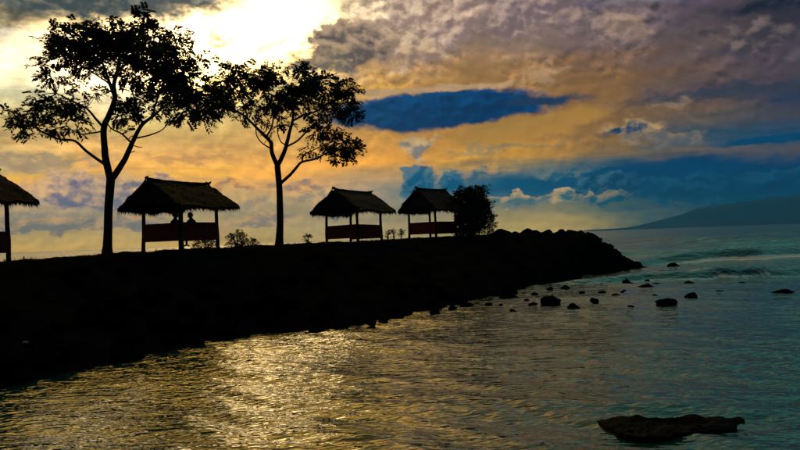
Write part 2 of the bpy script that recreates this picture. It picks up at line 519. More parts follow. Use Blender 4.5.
def tube(pts, radii, sides=8, cap=True):
    """ring tube along a polyline -> verts, faces"""
    V, Fc = [], []
    n = len(pts)
    prev = None
    for i, p in enumerate(pts):
        t = (pts[min(i + 1, n - 1)] - pts[max(i - 1, 0)]).normalized()
        a = prev if prev is not None else (Vector((1, 0, 0)) if abs(t.x) < 0.9 else Vector((0, 1, 0)))
        a = (a - t * a.dot(t)).normalized()
        prev = a
        b = t.cross(a)
        for k in range(sides):
            w = 2 * math.pi * k / sides
            V.append(p + (a * math.cos(w) + b * math.sin(w)) * radii[i])
    for i in range(n - 1):
        for k in range(sides):
            k2 = (k + 1) % sides
            Fc.append((i * sides + k, i * sides + k2, (i + 1) * sides + k2, (i + 1) * sides + k))
    if cap:
        Fc.append(tuple(range(sides - 1, -1, -1)))
        Fc.append(tuple((n - 1) * sides + k for k in range(sides)))
    return V, Fc


def box_vf(c, sx, sy, sz, rot=None):
    V = []
    for x in (-1, 1):
        for y in (-1, 1):
            for z in (-1, 1):
                p = Vector((x * sx / 2, y * sy / 2, z * sz / 2))
                if rot is not None:
                    p = rot @ p
                V.append(Vector(c) + p)
    Fc = [(0, 1, 3, 2), (4, 6, 7, 5), (0, 4, 5, 1), (2, 3, 7, 6), (0, 2, 6, 4), (1, 5, 7, 3)]
    return V, Fc


def beam_vf(p, q, w, h):
    p, q = Vector(p), Vector(q)
    t = (q - p)
    tn = t.normalized()
    sd_ = Vector((0, 0, 1)).cross(tn).normalized()
    rot = Matrix((tn, sd_, tn.cross(sd_))).transposed()
    return box_vf((p + q) / 2, t.length, w, h, rot)


def merge(*vfs):
    V, Fc = [], []
    for v, f in vfs:
        o = len(V)
        V += list(v)
        Fc += [tuple(i + o for i in fc) for fc in f]
    return V, Fc


def catmull(pts, sub=4):
    out = []
    n = len(pts)
    for i in range(n - 1):
        p0, p1, p2, p3 = pts[max(i - 1, 0)], pts[i], pts[i + 1], pts[min(i + 2, n - 1)]
        for s in range(sub):
            t = s / sub
            out.append(tuple(0.5 * (2 * b + (c - a) * t + (2 * a - 5 * b + 4 * c - d) * t * t + (3 * b - a - 3 * c + d) * t ** 3) for a, b, c, d in zip(p0, p1, p2, p3)))
    out.append(tuple(pts[-1]))
    return out


# ------------------------------------------------------------------ sea
def shore_y(px):
    t = [(-900, 640), (-300, 470), (-60, 402), (0, 387), (60, 374), (120, 363), (180, 352), (240, 340), (300, 331), (340, 326), (380, 319), (430, 309), (480, 300), (530, 288), (580, 278), (615, 272), (642, 267), (655, 267)]
    return float(np.interp(px, [a for a, b in t], [b for a, b in t]))


def build_sea():
    rng = np.random.default_rng(4)
    th = np.concatenate([np.linspace(-math.pi, -0.95, 30, endpoint=False), np.linspace(-0.95, 0.95, 640, endpoint=False), np.linspace(0.95, math.pi, 30, endpoint=False)])
    r = np.concatenate([[0.5, 2.0, 4.0], np.geomspace(6.0, 260.0, 560), np.geomspace(280.0, 13500.0, 45)])
    R, T = np.meshgrid(r, th, indexing='ij')
    Xc, Yc = R * np.sin(T), R * np.cos(T)
    cell = np.gradient(r)[:, None] * np.ones_like(R)
    Z = np.zeros_like(R)
    patch = 0.75 + 0.25 * np.sin(Xc * 0.31 + 1.3 * np.sin(Yc * 0.17)) * np.sin(Yc * 0.23 + 0.8 * np.sin(Xc * 0.21))
    main = math.radians(-106)          # waves travel toward the camera, slightly to its left
    for lam, cnt, slope in ((0.32, 10, 0.060), (0.5, 10, 0.065), (0.8, 9, 0.06), (1.3, 8, 0.05), (2.1, 7, 0.042), (3.6, 5, 0.03), (6.5, 4, 0.026), (12.0, 3, 0.02)):
        for _ in range(cnt):
            L = lam * rng.uniform(0.75, 1.3)
            a = main + rng.normal(0, 0.42 if lam < 3 else 0.25)
            k = 2 * math.pi / L
            ph = rng.uniform(0, 6.28)
            amp = 1.3 * slope / k * math.sqrt(2.0 / cnt)
            w = np.clip((L / np.maximum(cell, 1e-6) - 3.0) / 3.0, 0, 1)
            s = np.sin(k * (Xc * math.cos(a) + Yc * math.sin(a)) + ph + 0.7 * np.sin(Xc * 0.4 / lam ** 0.5 + ph) * np.cos(Yc * 0.3 / lam ** 0.5 - ph))
            Z += amp * w * (s + 0.25 * (s * s - 0.5)) * patch
    foam = np.zeros_like(R)
    # rollers coming in off the point
    for y0, dyx, h, wf, wb, x0, x1, fo in ((53.0, 0.10, 1.0, 1.0, 3.0, 12.0, 120.0, 1.0), (36.0, 0.05, 0.5, 0.5, 1.4, 5.5, 60.0, 0.75), (44.0, 0.04, 0.3, 0.6, 1.6, 14.0, 80.0, 0.6), (60.0, 0.06, 0.5, 0.9, 2.4, 15.0, 110.0, 0.7), (68.0, 0.04, 0.6, 1.2, 3.0, 16.0, 120.0, 0.6), (39.5, 0.03, 0.2, 0.4, 1.0, 10.0, 60.0, 0.7), (84.0, 0.08, 0.9, 2.0, 4.0, 15.0, 160.0, 0.5), (120.0, 0.05, 1.0, 2.6, 5.0, 5.0, 260.0, 0.3), (170.0, 0.03, 0.8, 3.0, 6.0, -60.0, 320.0, 0.15)):
        crest = y0 + dyx * (Xc - x0) + 1.6 * np.sin(Xc * 0.13 + y0) + 0.7 * np.sin(Xc * 0.37 + 2 * y0) + 0.25 * np.sin(Xc * 1.1 + y0)
        dd = Yc - crest
        along = np.clip((Xc - x0) / 6.0, 0, 1) * np.clip((x1 - Xc) / 20.0, 0, 1) * (0.65 + 0.35 * np.sin(Xc * 0.19 + y0 * 1.7))
        Z += h * along * np.where(dd < 0, np.exp(-(dd / wf) ** 2), np.exp(-(dd / wb) ** 2))
        foam = np.maximum(foam, fo * along * np.exp(-((dd + 1.5 * wf) / (0.55 * wf)) ** 2))
        foam = np.maximum(foam, 0.55 * fo * along * np.exp(-((dd + 0.2) / (0.25 * wf)) ** 2))
    nr, nt = R.shape
    co = np.stack([Xc, Yc, Z], -1).reshape(-1, 3)
    i = np.arange(nr - 1)[:, None]
    j = np.arange(nt)[None, :]
    j2 = (j + 1) % nt
    quads = np.stack([i * nt + j, i * nt + j2, (i + 1) * nt + j2, (i + 1) * nt + j], -1).reshape(-1, 4)
    me = bpy.data.meshes.new('sea')
    me.vertices.add(len(co))
    me.vertices.foreach_set('co', co.astype(np.float32).ravel())
    me.loops.add(quads.size)
    me.loops.foreach_set('vertex_index', quads[:, ::-1].astype(np.int32).ravel())
    me.polygons.add(len(quads))
    me.polygons.foreach_set('loop_start', np.arange(0, quads.size, 4, dtype=np.int32))
    me.polygons.foreach_set('loop_total', np.full(len(quads), 4, dtype=np.int32))
    me.polygons.foreach_set('use_smooth', np.ones(len(quads), dtype=bool))
    at_ = me.attributes.new('foam', 'FLOAT', 'POINT')
    at_.data.foreach_set('value', foam.astype(np.float32).ravel())
    me.materials.append(M_WATER)
    me.update(calc_edges=True)
    me.validate()
    o = link(bpy.data.objects.new('sea', me))
    tag(o, 'rippled dusk sea with golden glitter on the left and teal swell on the right', kind='structure')


build_sea()

# ------------------------------------------------------------------ headland
# depth and height of the plateau by photo column
PLAT = [(-900, 15.0, 2.45), (-300, 18.0, 2.55), (-35, 22.0, 2.64), (60, 24.5, 2.74), (107, 26.0, 2.80), (181, 27.0, 2.86), (279, 32.0, 2.90), (354, 36.0, 2.91), (431, 41.0, 2.97), (473, 42.5, 3.02), (510, 43.5, 3.02), (545, 44.5, 2.95), (588, 45.5, 2.85), (600, 46.0, 2.25), (620, 46.6, 1.15), (640, 47.5, 0.2), (655, 48.5, -0.4)]


def plat(px):
    xs = [a for a, b, c in PLAT]
    return float(np.interp(px, xs, [b for a, b, c in PLAT])), float(np.interp(px, xs, [c for a, b, c in PLAT]))


def col_dir(px):
    d = ray(px, 238 - (px - 400) * math.tan(-ROLL))
    return d.x / d.y


def fbm(p, o=5):
    return mnoise.fractal(p, 0.9, 2.0, o)


LAND = {}


def build_land():
    stations = [-900, -600, -420, -300, -220] + list(np.arange(-160, 656, 3.5))
    T = 56
    V = []
    for px in stations:
        g = col_dir(px)
        Fp = on_z(px, shore_y(px), 0.0)
        Yp, zp = plat(px)
        zp = min(zp, 3.2)
        y_f = Fp.y - 0.8
        y1 = max(Yp - 2.3, y_f + 1.0)
        y2 = Yp + 2.6
        y3 = Yp + 7.5
        prof = [(y_f, -0.45), (Fp.y, -0.05), (Fp.y + (y1 - Fp.y) * 0.25, zp * 0.32), (Fp.y + (y1 - Fp.y) * 0.6, zp * 0.68), (y1, zp - 0.12), (Yp, zp), (y2, zp - 0.1), (y3, -0.6)]
        ys = [a for a, b in prof]
        zs = [b for a, b in prof]
        for k in range(T):
            y = y_f + (y3 - y_f) * k / (T - 1)
            z = float(np.interp(y, ys, zs))
            x = g * y
            p = Vector((x, y, 0))
            slope_w = 1.0 if y < y1 - 0.3 or y > y2 + 0.5 else 0.25
            rough = 0.22 * fbm(p * 0.9) + 0.10 * abs(fbm(p * 2.7 + Vector((9, 0, 0)), 3))
            V.append(Vector((x, y, z + rough * slope_w * (1.0 if zp > 0.6 else 0.4) + (0.05 * fbm(p * 1.5) if slope_w < 1 else 0))))
    n = len(stations)
    Fc = [(i * T + k, (i + 1) * T + k, (i + 1) * T + k + 1, i * T + k + 1) for i in range(n - 1) for k in range(T - 1)]
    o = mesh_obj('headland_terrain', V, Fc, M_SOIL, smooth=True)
    tag(o, 'black silhouetted headland running out into the sea', kind='structure')
    from mathutils.bvhtree import BVHTree
    LAND['bvh'] = BVHTree.FromPolygons(V, Fc)


build_land()


def ground(x, y, default=0.0):
    h = LAND['bvh'].ray_cast(Vector((x, y, 50)), Vector((0, 0, -1)))
    return h[0].z if h[0] is not None else default


# ------------------------------------------------------------------ far mountain
def build_mountain():
    prof = [(596, 229.5), (615, 228.5), (632, 227), (648, 223.5), (664, 219), (680, 214.5), (697, 208.5), (706, 206.5), (720, 205), (738, 202), (752, 200.5), (770, 197.5), (790, 196), (808, 194), (828, 195), (860, 201), (920, 209), (990, 215), (1080, 221)]
    Yd = 11000.0
    xs = np.linspace(594, 1075, 420)
    V = []
    rows = [(-2600, 0.0), (-2000, 0.12), (-1400, 0.3), (-800, 0.56), (-350, 0.82), (0, 1.0), (500, 0.7), (1200, 0.3), (2200, -0.02)]
    for px in xs:
        py = float(np.interp(px, [a for a, b in prof], [b for a, b in prof]))
        top = at(px, py, Yd)
        h = max(top.z, 3.0)
        for j, (dyy, k) in enumerate(rows):
            p = Vector((top.x / 900, dyy / 900, 1.7))
            z = h * k + (h * 0.10 * fbm(p * 1.6) if 0 < k < 1 else 0) + (h * 0.035 * fbm(p * 7, 7) if k == 1.0 else 0)
            if k <= 0:
                z = -20
            V.append(Vector((top.x, Yd + dyy + 120 * fbm(p * 2), z)))
    m = len(rows)
    Fc = [(i * m + j, (i + 1) * m + j, (i + 1) * m + j + 1, i * m + j + 1) for i in range(len(xs) - 1) for j in range(m - 1)]
    o = mesh_obj('mountain_terrain', V, Fc, M_MOUNT, smooth=True)
    tag(o, 'hazy blue mountain rising from the far right horizon', kind='structure')


build_mountain()

# ------------------------------------------------------------------ boulders
ROCKS = []


def rock_mesh(seed, flat=0.7, sub=3):
    random.seed(seed)
    bm = bmesh.new()
    bmesh.ops.create_icosphere(bm, subdivisions=sub, radius=1.0)
    off = Vector((random.uniform(-50, 50), random.uniform(-50, 50), random.uniform(-50, 50)))
    planes = [(Vector((random.gauss(0, 1), random.gauss(0, 1), random.gauss(0, 0.8))).normalized(), random.uniform(0.5, 0.8)) for _ in range(11)]
    for v in bm.verts:
        p = v.co.copy()
        for nrm, dd in planes:             # chop flats into it
            e = p.dot(nrm) - dd
            if e > 0:
                p -= nrm * e * 0.95
        p *= 1.0 + 0.16 * fbm(v.co * 1.6 + off, 4) + 0.05 * fbm(v.co * 5 + off, 3)
        tp = 1.0 - 0.42 * max(0.0, p.z) ** 1.2
        v.co = Vector((p.x * tp + 0.18 * p.z * math.sin(seed * 2.4), p.y * tp, p.z * flat))
    me = bpy.data.meshes.new('boulder')
    bm.to_mesh(me)
    bm.free()
    me.materials.append(M_ROCK)
    return me


for s in range(10):
    ROCKS.append(rock_mesh(100 + s, (0.62, 0.75, 0.9)[s % 3], 3))


def boulder(name, p, sx, sy, sz, rz, seed, label, cat, group=None, rx=0.0):
    o = bpy.data.objects.new(name, ROCKS[seed % len(ROCKS)])
    o.location = p
    o.scale = (sx, sy, sz)
    o.rotation_euler = (rx, 0, rz)
    link(o)
    tag(o, label, cat, group)
    return o


# rocks standing in the water: photo x, waterline y, width px, height px, label
WATER_ROCKS = [
    (553, 304, 27, 10, 'wedge shaped dark rock with a long low tail off the black bank'),
    (566, 290, 10, 5.5, 'small rounded rock just behind the wedge shaped rock'),
    (551, 291, 9, 4, 'small low rock between the wedge shaped rock and the bank'),
    (573, 310, 14, 6.5, 'dark lump of rock nearest the camera below the wedge shaped rock'),
    (595, 302, 11, 6, 'small pointed rock midway between the wedge shaped and dome shaped rocks'),
    (617, 297, 13, 5, 'small humped rock left of the dome shaped rock'),
    (671, 305, 26, 9.5, 'large dome shaped dark rock standing alone in shallow water'),
    (648, 288, 17, 5, 'low dark rock just behind and left of the dome shaped rock'),
    (604, 283, 18, 6, 'broad dark rock awash close below the headland tip'),
    (629, 285, 13, 4.5, 'low rock awash to the right of the broad rock by the headland tip'),
    (676, 269, 17, 8, 'squarish dark rock farthest out, right of the headland tip'),
    (663, 274, 22, 4, 'long flat rock awash just below the farthest squarish rock'),
    (694, 298, 14, 5.5, 'rounded rock just right of the dome shaped rock'),
    (507, 299, 21, 5, 'flat dark rock at the foot of the black bank left of the wedge shaped rock'),
    (513, 312, 9, 4, 'small rock awash left of and below the wedge shaped rock'),
    (631, 307, 8, 2.5, 'tiny rock barely breaking the water left of the dome shaped rock'),
    (722, 292, 11, 2.5, 'thin flat rock awash well right of the dome shaped rock'),
    (787, 293, 22, 4.5, 'flat dark rock awash at the right edge of the picture'),
    (467, 306, 14, 5, 'rock at the water edge below the round bush'),
    (371, 324, 13, 6, 'rightmost of three dark rocks along the water edge below the middle hut'),
    (341, 329, 18, 6, 'middle of three dark rocks along the water edge below the middle hut'),
    (316, 336, 20, 8, 'largest and leftmost of three dark rocks along the water edge below the middle hut'),
    (436, 313, 12, 4, 'low rock at the water edge below the gap between the far huts and the bush'),
    (452, 309, 10, 3.5, 'small flat rock at the water edge just left of the rock below the bush'),
    (489, 305, 9, 3, 'small rock awash just right of the rock below the round bush'),
    (527, 301, 8, 3, 'small rock between the flat bank-foot rock and the wedge shaped rock'),
    (583, 293, 8, 3, 'tiny rock right of the small rounded rock behind the wedge'),
    (640, 280, 11, 3.5, 'flat rock awash in the gap between the headland tip and the open sea'),
    (690, 283, 10, 2.5, 'thin dark rock breaking the water above and right of the dome shaped rock'),
    (655, 296, 7, 2.5, 'tiny rock just left of and behind the dome shaped rock'),
    (745, 284, 13, 2.5, 'long thin rock awash between the rounded rock and the right edge'),
    (384, 321, 10, 4, 'small dark rock just right of three rocks along the water edge'),
]
for i, (px, py, w, h, lab) in enumerate(WATER_ROCKS):
    p = on_z(px, py, 0.0)
    m = p.y / F
    rz = random.Random(i).uniform(-0.4, 0.4)
    sx, sz = w * m * 0.56, h * m * 0.98
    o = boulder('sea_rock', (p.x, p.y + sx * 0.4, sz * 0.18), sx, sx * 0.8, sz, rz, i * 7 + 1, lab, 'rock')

rr_ = random.Random(5)
for i in range(18):                       # small stones awash in the shallows off the point
    px = rr_.uniform(500, 665)
    py = 300 - (px - 500) * 0.13 + rr_.uniform(-4, 9)
    p = on_z(px, py, 0.0)
    w = rr_.uniform(5, 10) * p.y / F
    boulder('shallows_rock', (p.x, p.y, 0.01), w * 0.55, w * 0.45, w * 0.3, rr_.uniform(0, 6.28), i * 3, 'little low rock awash in the shallows off the headland tip', 'rock', 'little rocks in the shallows')

# the flat rock shelf in the foreground
def build_shelf():
    bm = bmesh.new()
    outl = [(592, 416), (604, 413.5), (622, 413), (640, 415), (655, 413.5), (668, 414.5), (690, 411.5), (715, 410.5), (733, 412), (749, 415.5), (741, 419), (738, 424.5), (716, 427), (690, 430.5), (660, 434), (632, 433), (616, 429.5), (609, 425), (599, 420.5)]
    pts = [on_z(a, b, 0.03) for a, b in outl]
    c = sum(pts, Vector()) / len(pts)
    rings = 14
    per = catmull([tuple(p) for p in pts + [pts[0]]], 6)[:-1]
    V = []
    for k in range(rings + 1):
        t = k / rings                      # 0 outer skirt, 1 centre
        for q in per:
            q = Vector(q)
            p = q.lerp(c, t * 0.98)
            hz = -0.25 if k == 0 else -0.045 + 0.04 * min(t * 3, 1) + 0.035 * fbm(p * 2.2) + 0.03 * fbm(p * 6) + 0.02 * abs(fbm(p * 15))
            if k == 0:
                p = c + (q - c) * 1.03
            V.append(Vector((p.x, p.y, hz)))
    n = len(per)
    Fc = [(k * n + i, k * n + (i + 1) % n, (k + 1) * n + (i + 1) % n, (k + 1) * n + i) for k in range(rings) for i in range(n)]
    Fc.append(tuple(rings * n + i for i in range(n)))
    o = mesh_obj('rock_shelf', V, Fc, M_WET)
    tag(o, 'flat black rock shelf just above the water in the right foreground', 'rock')


build_shelf()

# boulders crowning the point
TIP = [(500, 233, 15, 6, 'low dark boulder on the ridge just right of the round bush'), (528, 233.5, 15, 7.5, 'rounded boulder on the skyline between the bush and the headland tip'), (549, 236, 14, 5, 'flat boulder on the skyline left of the two tip boulders'), (569, 236.5, 13, 8, 'peaked boulder on the skyline, left of the last ridge boulder'), (585, 240, 13, 9, 'last rounded boulder on the skyline before the headland drops to the sea'), (601, 249, 16, 8, 'dark boulder high on the sloping end of the headland'), (613, 256, 16, 8, 'dark boulder halfway down the sloping end of the headland'), (624, 262, 16, 8, 'dark boulder low on the sloping end of the headland'), (635, 267, 17, 7, 'dark boulder at the very tip of the headland by the water')]
for i, (px, py, w, h, lab) in enumerate(TIP):
    Yp, zp = plat(px)
    p = at(px, py, Yp - 0.4)
    m = p.y / F
    boulder('ridge_boulder', (p.x, p.y, p.z + h * m * (0.0 if i < 3 else 0.25)), w * m * 0.7, w * m * 0.55, h * m * (0.8 if i < 3 else 1.0), i * 1.1, i * 3 + 2, lab, 'boulder')

# riprap on the seaward bank
rnd = random.Random(12)
cnt = 0
while cnt < 120:
    px = rnd.uniform(-60, 636)
    Fp = on_z(px, shore_y(px), 0)
    Yp, zp = plat(px)
    t = abs(rnd.gauss(0, 0.33))
    if t > 0.9:
        continue
    y = Fp.y + (Yp - 2.3 - Fp.y) * t
    x = col_dir(px) * y
    s = rnd.uniform(0.25, 0.55) * (1.0 if zp > 1.2 else 0.7)
    z = ground(x, y, 0)
    boulder('bank_boulder', (x, y, z + s * 0.12), s * rnd.uniform(0.9, 1.3), s, s * rnd.uniform(0.7, 1.0), rnd.uniform(0, 6.28), cnt, 'dark boulder on the shadowed seaward bank of the headland', 'boulder', 'boulders strewn on the bank')
    cnt += 1

for k in range(26):                       # the rough crest of the point
    px = 494 + k * 4.6 + rnd.uniform(-2, 2)
    Yp, zp = plat(px)
    y = Yp + rnd.uniform(-1.6, 0.6)
    x = col_dir(px) * y
    sz = rnd.uniform(0.22, 0.48)
    boulder('crest_boulder', (x, y, ground(x, y, zp) + sz * rnd.uniform(-0.1, 0.2)), sz * rnd.uniform(1.0, 1.5), sz, sz * rnd.uniform(0.6, 0.95), rnd.uniform(0, 6.28), k + 3, 'small dark boulder on the rough crest of the headland, right of the bush', 'boulder', 'boulders along the crest of the point')

# one pale stone on the bank, left
p = at(25.5, 347, 16.0)
gz = ground(p.x, p.y, p.z)
o = boulder('pale_stone', (p.x, p.y, gz + 0.06), 0.11, 0.09, 0.07, 0.5, 4, 'small pale stone alone on the black bank at far left', 'stone')
o.data = o.data.copy()
o.data.materials[0] = M_PALE

# ------------------------------------------------------------------ huts
def build_hut(px, Y, theta, s_eave, s_post, h_eave, h_ridge, label, seed, lean=0.0, braces=True, panel=(0.33, 1.05)):
    rn = random.Random(seed)
    g = col_dir(px)
    gx, gy = g * Y, Y
    gz = ground(gx, gy)
    theta -= math.atan(g)                 # angle is stated against the line of sight
    root = empty('thatched_hut', (gx, gy, gz), theta)
    if braces:
        root.rotation_euler = (rn.uniform(-0.025, 0.025), rn.uniform(-0.025, 0.025), theta)
    tag(root, label, 'hut', 'thatched huts along the headland')
    hs, hp = s_eave / 2, s_post / 2
    low = -0.35
    # posts
    for sx in (-1, 1):
        for sy in (-1, 1):
            b = Vector((sx * hp + rn.uniform(-0.03, 0.03), sy * hp + rn.uniform(-0.03, 0.03), low))
            t = Vector((sx * hp * 0.97 - lean, sy * hp * 0.97, h_eave + 0.18))
            pts = [b.lerp(t, k / 5) + Vector((rn.uniform(-0.012, 0.012), rn.uniform(-0.012, 0.012), 0)) for k in range(6)]
            v, f = tube(pts, [0.085, 0.08, 0.078, 0.075, 0.073, 0.07], 8)
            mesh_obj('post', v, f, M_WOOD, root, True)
    # ring beams and knee braces
    cs = [(-hp, -hp), (hp, -hp), (hp, hp), (-hp, hp)]
    for i in range(4):
        a, b = Vector((*cs[i], h_eave + 0.10 + 0.003 * i)), Vector((*cs[(i + 1) % 4], h_eave + 0.10 + 0.003 * i))
        v, f = beam_vf(a + (a - b).normalized() * 0.15, b + (b - a).normalized() * 0.15, 0.08, 0.11)
        mesh_obj('beam', v, f, M_WOOD, root)
        if braces:
            d = (b - a).normalized()
            for e, sgn in ((a, 1), (b, -1)):
                pts = []
                for k in range(6):
                    w = math.pi / 2 * k / 5
                    pts.append(e + d * sgn * (0.40 * (1 - math.cos(w)) + 0.05) + Vector((0, 0, -0.02 - 0.42 * (1 - math.sin(w)))))
                v, f = tube(pts, [0.032] * 6, 6)
                mesh_obj('knee_brace', v, f, M_WOOD, root, True)
    # half-height board walls, open underneath; a bench runs along inside
    for i in range(4):
        a, b = Vector((*cs[i], 0)), Vector((*cs[(i + 1) % 4], 0))
        d = (b - a).normalized()
        nrm = Vector((d.y, -d.x, 0))
        if i == 2:
            continue                        # the way in, on the side away from the bank
        rail_z = panel[1] + rn.uniform(-0.01, 0.01)
        v, f = beam_vf(a + d * 0.05 + Vector((0, 0, rail_z)), b - d * 0.05 + Vector((0, 0, rail_z)), 0.09, 0.06)
        mesh_obj('rail', v, f, M_MAROON, root)
        nb = 4
        for k in range(nb):
            z0 = panel[0] + k * 0.175
            jit = rn.uniform(-0.001, 0.001)
            v, f = beam_vf(a + d * 0.03 + nrm * (0.055 + 0.005 * (k % 2)) + Vector((0, 0, z0 + 0.084 + jit)), b - d * 0.03 + nrm * (0.055 + 0.005 * (k % 2)) + Vector((0, 0, z0 + 0.084 - jit)), 0.024, 0.186)
            mesh_obj('board', v, f, M_MAROON, root)
        v, f = beam_vf(a + d * 0.12 - nrm * 0.24 + Vector((0, 0, 0.52 + 0.002 * i)), b - d * 0.12 - nrm * 0.24 + Vector((0, 0, 0.52 + 0.002 * i)), 0.34, 0.04)
        mesh_obj('bench_seat', v, f, M_WOOD, root)
    # thatched gable roof: ridge along local x, slopes bulging a little
    NU, NV = 28, 14
    V, Fc = [], []

    def roof_pt(u, t, under):
        # u along ridge -1..1, t across -1..1
        k = abs(t)
        flare = 1.0 + 0.05 * k
        z = h_ridge - (h_ridge - h_eave) * (0.80 * k + 0.20 * k * k) - 0.05 * math.sin(math.pi * (u + 1) / 2)
        th = 0.15 * (1 - 0.25 * k)
        p = Vector((u * hs * flare, t * hs, z))
        wob = 0.07 * fbm(Vector((u * 3 + seed, t * 5, seed * 1.7)), 4)
        p.z += wob - (th if under else 0)
        return p

    for under in (False, True):
        for a in range(NU + 1):
            for b in range(2 * NV + 1):
                V.append(roof_pt(-1 + 2 * a / NU, -1 + b / NV, under))
    W = 2 * NV + 1
    off = (NU + 1) * W
    for a in range(NU):
        for b in range(2 * NV):
            q = (a * W + b, (a + 1) * W + b, (a + 1) * W + b + 1, a * W + b + 1)
            Fc.append(q)
            Fc.append(tuple(i + off for i in q[::-1]))
    for a in range(NU):
        for b in (0, 2 * NV):
            Fc.append((a * W + b, (a + 1) * W + b, off + (a + 1) * W + b, off + a * W + b))
    for b in range(2 * NV):
        for a in (0, NU):
            Fc.append((a * W + b, a * W + b + 1, off + a * W + b + 1, off + a * W + b))
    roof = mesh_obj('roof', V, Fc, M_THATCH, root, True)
    # gable fillings of thatch
    for sx in (-1, 1):
        xg = sx * (hs - 0.10)
        vv = [roof_pt(sx * 0.97, -0.98 + 1.96 * k / 12, True) for k in range(13)]
        top = [Vector((xg, p.y, p.z + 0.05)) for p in vv]
        bot = [Vector((xg + sx * 0.05, p.y * 0.98, h_eave + 0.02 + 0.16 * (1 - abs(p.y) / hs) + 0.05 * rn.uniform(-1, 1))) for p in vv]
        gv = top + bot + [p + Vector((-sx * 0.08, 0, 0)) for p in top + bot]
        n = 13
        gf = []
        for k in range(n - 1):
            gf += [(k, k + 1, n + k + 1, n + k), (2 * n + k + 1, 2 * n + k, 3 * n + k, 3 * n + k + 1), (n + k, n + k + 1, 3 * n + k + 1, 3 * n + k)]
        mesh_obj('gable', gv, gf, M_THATCH, roof)
    # ragged straw ends at the eaves and along the gable edges
    FV, FF = [], []

    def blade(p, dirv, L, w):
        side = dirv.cross(Vector((rn.uniform(-1, 1), rn.uniform(-1, 1), 0.2))).normalized() * w
        o = len(FV)
        FV.extend([p - side, p + side, p + dirv * L * 0.6 + side * 0.6, p + dirv * L])
        FF.append((o, o + 1, o + 2, o + 3))
    for sy in (-1, 1):
        for k in range(520):
            u = rn.uniform(-1, 1)
            p = roof_pt(u, sy * rn.uniform(0.93, 1.0), rn.random() < 0.7)
            blade(p, Vector((rn.gauss(0, 0.12), sy * rn.uniform(0.1, 0.7), -1)).normalized(), abs(rn.gauss(0.10, 0.06)) + 0.04, rn.uniform(0.008, 0.02))
    for sx in (-1, 1):
        for k in range(420):
            t = rn.uniform(-1, 1)
            p = Vector((sx * (hs - rn.uniform(-0.05, 0.12)), t * hs, h_eave + 0.08 + 0.16 * (1 - abs(t))))
            blade(p, Vector((sx * rn.uniform(0, 0.5), rn.gauss(0, 0.2), -1)).normalized(), abs(rn.gauss(0.14, 0.08)) + 0.05, rn.uniform(0.008, 0.02))
        for k in range(220):
            t = rn.uniform(-1, 1)
            p = roof_pt(sx, t, rn.random() < 0.5)
            blade(p, Vector((sx * rn.uniform(0.2, 1), (1 if t > 0 else -1) * 0.6, -0.8)).normalized(), rn.uniform(0.03, 0.10), rn.uniform(0.006, 0.014))
    for k in range(500):
        u, t = rn.uniform(-1, 1), rn.uniform(-0.95, 0.95)
        p = roof_pt(u, t, False)
        blade(p, Vector((rn.gauss(0, 0.15), 1 if t > 0 else -1, -0.75 + rn.uniform(0, 0.25))).normalized(), rn.uniform(0.08, 0.2), rn.uniform(0.006, 0.015))
    tag(mesh_obj('thatch_fringe', FV, FF, M_THATCH, roof), kind='stuff')
    # ridge roll with kicked-up ends
    pts, rad = [], []
    for k in range(17):
        u = -1.06 + 2.12 * k / 16
        kick = max(0, abs(u) - 0.86) * 0.35
        pts.append(Vector((u * hs, 0, h_ridge + 0.02 + kick - 0.03 * math.sin(math.pi * (u + 1) / 2) + rn.uniform(-0.008, 0.008))))
        rad.append(0.075 if abs(u) < 0.95 else 0.05)
    v, f = tube(pts, rad, 8)
    mesh_obj('ridge_cap', v, f, M_THATCH, roof, True)
    for sx in (-1, 1):
        for sy in (-1, 1):
            v, f = beam_vf((sx * (hs + 0.02 + 0.045 * sy), sy * 0.30, h_ridge - 0.24), (sx * (hs + 0.02 + 0.045 * sy), -sy * 0.11, h_ridge + 0.15), 0.035, 0.05)
            mesh_obj('gable_horn', v, f, M_WOOD, roof)
    return root


R45 = math.radians
HUTS = [
    build_hut(-43, 22.0, R45(42), 3.55, 2.2, 2.18, 3.38, 'thatched hut cut off by the left edge of the picture', 3),
    build_hut(181.5, 27.0, R45(44), 3.42, 2.15, 1.75, 2.84, 'thatched hut with two seated people, right of the tallest tree', 5, braces=False),
    build_hut(354.5, 36.0, R45(52), 3.45, 2.25, 1.75, 2.92, 'thatched hut between the smaller tree and the farthest hut', 8, panel=(0.20, 0.92)),
    build_hut(433, 41.0, R45(52), 3.1, 2.2, 1.74, 3.10, 'farthest thatched hut, half behind the round bush', 11, panel=(0.20, 0.92)),
]

# ------------------------------------------------------------------ trees and shrubs
def spray(V, Fc, rn, p, d, L, leaf, width, pairs, droop=0.25):
    """one compound leaf: leaflets in pairs along a drooping stalk"""
    side = d.cross(Vector((rn.gauss(0, 0.5), rn.gauss(0, 0.5), 1))).normalized()
    up = side.cross(d).normalized()
    for k in range(pairs):
        t = (k + 0.6) / pairs
        q = p + d * (L * t) - Vector((0, 0, droop * L * t * t))
        for s in (-1, 1):
            ld = (side * s + d * 0.7 + up * rn.gauss(-0.1, 0.3)).normalized()
            l = leaf * rn.uniform(0.7, 1.15) * (1 - 0.3 * abs(t - 0.5))
            w = ld.cross(up + side * rn.gauss(0, 0.4)).normalized() * width * rn.uniform(0.7, 1.2)
            o = len(V)
            V.extend([q, q + ld * l * 0.5 + w, q + ld * l - Vector((0, 0, l * 0.15)), q + ld * l * 0.5 - w])
            Fc.append((o, o + 1, o + 2, o + 3))
    o = len(V)
    w = side * 0.006
    V.extend([p - w, p + w, p + d * L - Vector((0, 0, droop * L))])
    Fc.append((o, o + 1, o + 2))


